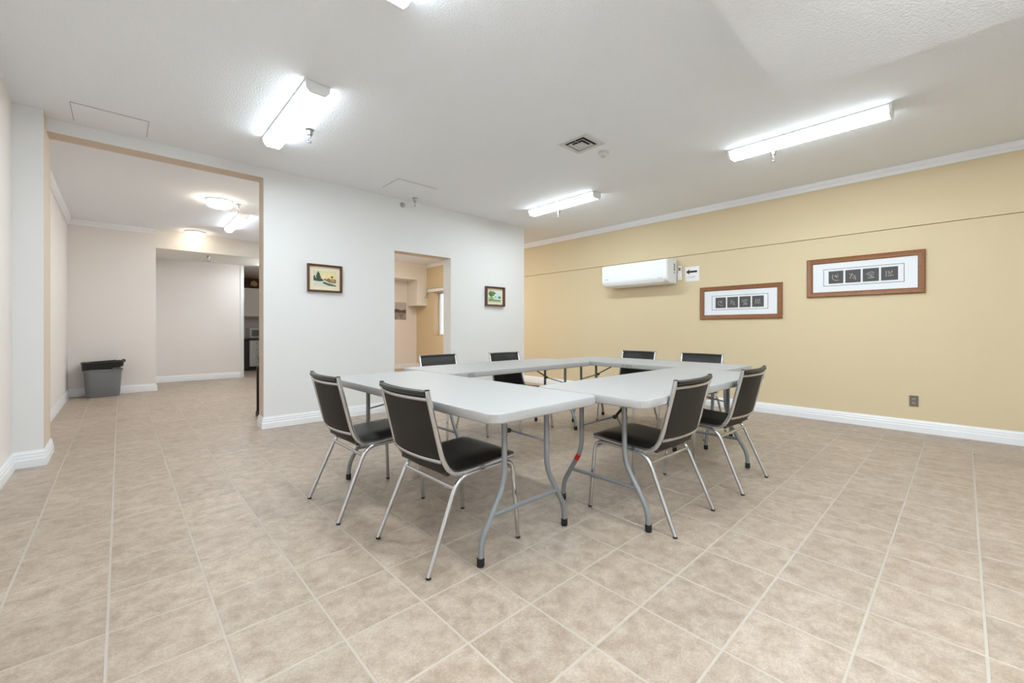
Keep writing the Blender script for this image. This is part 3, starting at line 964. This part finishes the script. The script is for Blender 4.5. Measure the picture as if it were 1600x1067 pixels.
def small_picture(label, xc, zc, w, h, bw, mw, depth, art, mouldm):
    """local frame: y across (mirrored to world x), z up, -x out; turned so that -x faces the room"""
    t = thing('framed_painting', label, 'picture', (xc, YW - 0.001, zc), PI / 2)
    frame_bars(t, w, h, bw, depth, mouldm)
    MB().box(-0.010, 0, -w / 2 + bw * 0.6, w / 2 - bw * 0.6, -h / 2 + bw * 0.6, h / 2 - bw * 0.6).build('mat_board', 'mat_cream', t)
    aw, ah = w - 2 * (bw + mw), h - 2 * (bw + mw)
    names = []
    mb = MB()
    for k, (m, poly) in enumerate(art):
        if m not in names: names.append(m)
        lay = -0.0105 - 0.00025 * k
        mb.prism([(u * aw - aw / 2, v * ah - ah / 2) for u, v in poly], lambda u, v, d: (lay - d, -u, v), 0.0002, names.index(m))
    mb.build('painting', names, t)
    return t
def blob(cx, cy, r, n=11, sy=1.0, seed=1):
    rr = random.Random(seed)
    return [(min(1, max(0, cx + r * (0.75 + 0.4 * rr.random()) * math.cos(2 * PI * k / n))), min(1, max(0, cy + sy * r * (0.75 + 0.4 * rr.random()) * math.sin(2 * PI * k / n)))) for k in range(n)]
art1 = [('sky_green', [(0, .3), (1, .3), (1, 1), (0, 1)]), ('sky_peach', [(.25, .4), (1, .4), (1, .86), (.6, .92), (.3, .8)]), ('snow', [(0, 0), (1, 0), (1, .28), (.55, .42), (0, .36)]),
        ('hedge', [(.42, .42), (.5, .5), (.58, .46), (.66, .55), (.74, .48), (.84, .52), (1, .46), (1, .24), (.7, .26), (.55, .36)]), ('cottage', [(.76, .36), (.76, .46), (.83, .55), (.92, .46), (.92, .32)]),
        ('trunk', blob(.82, .62, .06, seed=3)), ('spruce', [(0, .34), (0, .62), (.05, .68), (.09, .52), (.14, .5), (.10, .62), (.15, .72), (.13, .78), (.17, .84), (.21, .96), (.25, .84), (.29, .78), (.27, .70), (.33, .62), (.31, .54), (.40, .44), (.46, .36), (.30, .30), (.12, .32)]),
        ('stream', [(.38, .20), (.46, .30), (.60, .24), (.78, .18), (1, .10), (1, .03), (.66, .06)])]
small_picture('snowy spruce landscape painting in brown frame on the white wall', 1.800, 1.706, 0.402, 0.328, 0.024, 0.046, 0.045, art1, 'wood_small')
art2 = [('pale_sky', [(0, .3), (1, .3), (1, 1), (0, 1)]), ('pond', [(.35, .22), (1, .22), (1, .48), (.35, .5)]), ('meadow', [(0, 0), (1, 0), (1, .18), (.45, .24), (.4, .42), (0, .44)]), ('leaf', blob(.24, .72, .27, 13, 1.0, 5)), ('leaf_dark', blob(.18, .66, .14, 9, 1.1, 8)),
        ('leaf_dark', blob(.50, .80, .11, 9, .7, 9)), ('trunk', [(.22, .26), (.23, .58), (.28, .58), (.27, .26)]), ('far_tree', blob(.88, .44, .11, 9, 1.1, 11)), ('far_tree', blob(.56, .46, .08, 9, .5, 12)), ('bank', [(.02, .10), (.3, .16), (.6, .12), (.98, .16), (.95, .22), (.55, .19), (.30, .22), (.05, .20)])]
small_picture('small green tree and pond painting in brown frame on the white wall', 4.488, 1.631, 0.400, 0.318, 0.028, 0.040, 0.055, art2, 'wood_small')

# ------------------------------------------------------------------ alcove: waste bin
t = thing('waste_bin', 'grey plastic waste bin lined with a black bag in the alcove', 'bin', (-0.205, 9.60, 0))
def loop(w, d, r, z, wob=0.0, seed=0):
    rr = random.Random(seed)
    return [(x, y, z + wob * (rr.random() - 0.5)) for x, y in rrect(w, d, r, 6)]
mb = MB()
rings = [loop(0.385, 0.265, 0.08, 0.0005), loop(0.40, 0.28, 0.085, 0.012), loop(0.452, 0.325, 0.10, 0.415), loop(0.475, 0.345, 0.105, 0.420), loop(0.478, 0.348, 0.105, 0.447), loop(0.462, 0.332, 0.10, 0.449), loop(0.44, 0.31, 0.095, 0.38)]
mb.grid(rings, closed=True)
k = len(rings[0]); mb.add(rings[0], [tuple(range(k))]); mb.add(rings[-1], [tuple(range(k))])
body = mb.build('body', 'bin_grey', t, smooth=40)
# bag: hangs over the rim, its lower hem slanting, top crumpled
def bag_ring(w, d, zf, seed, wob):
    rr = random.Random(seed)
    return [(x * (1 + wob * (rr.random() - 0.5)), y * (1 + wob * (rr.random() - 0.5)), zf(x) + wob * 0.35 * (rr.random() - 0.5)) for x, y in rrect(w, d, 0.1, 6)]
mb = MB()
rings = [bag_ring(0.486, 0.356, lambda x: 0.462 + 0.10 * x, 1, 0.0), bag_ring(0.489, 0.359, lambda x: 0.49 + 0.04 * x, 2, 0.015), bag_ring(0.495, 0.362, lambda x: 0.535 + 0.02 * x, 3, 0.02), bag_ring(0.520, 0.372, lambda x: 0.562 + 0.02 * x, 4, 0.03),
         bag_ring(0.490, 0.350, lambda x: 0.570 + 0.03 * x, 5, 0.05), bag_ring(0.430, 0.300, lambda x: 0.50, 6, 0.03), bag_ring(0.40, 0.27, lambda x: 0.40, 7, 0.03)]
mb.grid(rings, closed=True)
k = len(rings[0]); mb.add(rings[-1], [tuple(range(k))])
mb.build('bag', 'bag', t, smooth=30)
MB().lathe([(0.012, -0.025), (0.026, -0.012), (0.028, 0.010), (0.012, 0.026)], (0.245, 0.02, 0.570), 10).build('bag_knot', 'bag', t, smooth=40)
MB().tube(fillet([(0.118, -0.170, 0.425), (0.118, -0.192, 0.455), (0.118, -0.192, 0.462), (0.215, -0.180, 0.468), (0.232, -0.150, 0.43)], 0.01, 3), 0.006, 0.010, 8).build('handle', 'bin_grey', body, smooth=40)

# black panel behind the end of the white wall
t = thing('black_panel', 'slim upright black panel on feet behind the white wall end', 'panel', (1.477, 6.06, 0))
MB().box(-0.222, 0.25, -0.015, 0.015, 0.065, 0.62, bev=0.004, seg=1).build('board', 'black_panel', t)
for xx in (-0.19, 0.21):
    MB().box(xx - 0.032, xx + 0.032, -0.06, 0.06, 0.0005, 0.0645, bev=0.006, seg=1).build('foot', 'black_panel', t)

# ------------------------------------------------------------------ kitchen at the end of the recess
def cabinet_front(t, x0, x1, z0, z1, y, name, knob=None):
    d = MB().box(x0 + 0.003, x1 - 0.003, y - 0.019, y - 0.001, z0 + 0.003, z1 - 0.003, bev=0.003, seg=1).build(name, 'cab', t)
    if knob:
        MB().lathe([(0.006, 0.0), (0.006, -0.012), (0.015, -0.018), (0.013, -0.026)], (knob[0], y - 0.0195, knob[1]), 12, axis='y').build('knob', 'brushed', d, smooth=40)
YF = 12.92
t = thing('drawer_cabinet', 'white kitchen base cabinet with a column of drawers', 'cabinet', (0, 0, 0))
MB().box(2.515, 2.98, YF, YK - 0.002, 0.10, 0.80).build('carcass', 'cab', t)
MB().box(2.515, 2.98, YF + 0.06, YK - 0.002, 0.0005, 0.0995).build('plinth', 'counter', t)
for k in range(4):
    z0 = 0.11 + 0.171 * k
    cabinet_front(t, 2.515, 2.98, z0, z0 + 0.162, YF, 'drawer', (2.67, z0 + 0.10))
t = thing('base_cabinet', 'white two-door kitchen base cabinet next to the drawers', 'cabinet', (0, 0, 0))
MB().box(2.982, 3.90, YF, YK - 0.002, 0.10, 0.80).build('carcass', 'cab', t)
MB().box(2.982, 3.90, YF + 0.06, YK - 0.002, 0.0005, 0.0995).build('plinth', 'counter', t)
cabinet_front(t, 2.99, 3.44, 0.11, 0.79, YF, 'door', (3.40, 0.70)); cabinet_front(t, 3.44, 3.89, 0.11, 0.79, YF, 'door', (3.48, 0.70))
o = MB().box(2.36, 3.92, YF - 0.03, YK - 0.002, 0.801, 0.838, bev=0.004, seg=1).build('worktop', 'counter')
tag(o, 'dark kitchen worktop over the white base cabinets', 'worktop')
o = thing('appliance', 'dark kitchen appliance under the worktop left of drawers', 'appliance', (0, 0, 0))
MB().box(2.365, 2.505, YF + 0.02, YK - 0.005, 0.03, 0.795, bev=0.005, seg=1).build('body', 'counter', o)
for xx in (2.39, 2.47):
    MB().lathe([(0.014, 0.0005), (0.014, 0.0295)], (xx, YF + 0.08, 0), 10).build('foot', 'rubber', o)
t = thing('microwave', 'silver microwave oven on the kitchen worktop', 'microwave', (2.775, 13.2, 0.839))
MB().box(-0.25, 0.25, -0.19, 0.19, 0.012, 0.285, bev=0.006, seg=1).build('body', 'micro', t)
dr = MB().box(-0.235, 0.12, -0.204, -0.191, 0.03, 0.27, bev=0.004, seg=1).build('door', 'micro', t)
MB().box(-0.20, 0.085, -0.2065, -0.2042, 0.065, 0.235).build('window', 'glassdark', dr)
MB().box(0.13, 0.235, -0.2, -0.191, 0.03, 0.27).build('control_panel', 'glassdark', t)
for xx in (-0.2, 0.2):
    for yy in (-0.14, 0.14):
        MB().lathe([(0.014, 0.0005), (0.014, 0.0118)], (xx, yy, 0), 8).build('foot', 'rubber', t)
t = thing('wall_cabinet', 'white kitchen wall cabinet above the microwave', 'cabinet', (0, 0, 0))
MB().box(2.40, 3.30, 13.20, YK - 0.002, 1.44, 2.21).build('carcass', 'cab', t)
cabinet_front(t, 2.40, 2.85, 1.44, 2.21, 13.20, 'door', (2.81, 1.52)); cabinet_front(t, 2.85, 3.30, 1.44, 2.21, 13.20, 'door', (2.89, 1.52))
t = thing('dark_picture', 'dark red-brown picture leaning on top of the kitchen wall cabinet', 'picture', (2.78, 13.32, 2.2115))
MB().box(-0.36, 0.36, -0.012, 0.012, 0, 0.29).build('canvas', 'decor', t)
MB().prism(blob(0.5, 0.5, 0.36, 13, 0.9, 4), lambda u, v, d: (-0.22 + u * 0.26, -0.0125 - d, 0.02 + v * 0.24), 0.0006).build('painted_patch', 'decor2', t)
t = thing('small_bin', 'small grey pail in front of the kitchen drawers', 'bin', (2.78, 12.55, 0))
MB().lathe([(0.11, 0.0005), (0.145, 0.34), (0.155, 0.345), (0.155, 0.36), (0.14, 0.36), (0.108, 0.02)], seg=24).build('body', 'bin_grey', t, smooth=40)
tube_obj('handle', fillet([(-0.15, 0, 0.352), (-0.11, -0.13, 0.366), (0.11, -0.13, 0.366), (0.15, 0, 0.352)], 0.06, 5), 0.004, 'wire', t, 8)

# ------------------------------------------------------------------ back room beyond the doorway
t = thing('wall_print', 'grey landscape print on the beige wall beyond the doorway', 'picture', (5.48, YB - 0.001, 1.60), PI / 2)
MB().box(-0.014, 0, -0.39, 0.39, -0.235, 0.235).build('backing', 'photo_dark', t)
MB().prism([(-0.385, -0.05), (0.385, -0.08), (0.385, 0.23), (-0.385, 0.23)], lambda u, v, d: (-0.0142 - d, u, v), 0.0004).build('sky_print', 'photo_light', t)
MB().prism([(-0.385, -0.23), (0.385, -0.23), (0.385, -0.081), (-0.385, -0.051)], lambda u, v, d: (-0.0142 - d, u, v), 0.0004).build('water_print', 'photo_grey', t)
MB().prism([(-0.385, -0.05), (0.385, -0.06), (0.38, 0.02), (0.25, 0.05), (0.1, 0.0), (-0.1, 0.06), (-0.25, 0.02), (-0.385, 0.05)], lambda u, v, d: (-0.0148 - d, u, v), 0.0004).build('shore_print', 'photo_dark', t)
t = thing('coat_hanger', 'wire coat hanger on the rail end beyond the doorway', 'hanger', (XR - 0.075, 9.98, 2.10))
tube_obj('hook', fillet([(0.01, 0, 0.075), (-0.01, 0, 0.088), (-0.025, 0, 0.05), (-0.005, 0, 0.02), (-0.005, 0, -0.03)], 0.02, 4), 0.005, 'wire', t, 8)
tube_obj('hanger_bar', fillet([(-0.005, 0, -0.03), (-0.03, -0.08, -0.14), (-0.03, 0.08, -0.14), (-0.005, 0, -0.03)], 0.015, 3), 0.005, 'wire', t, 8)
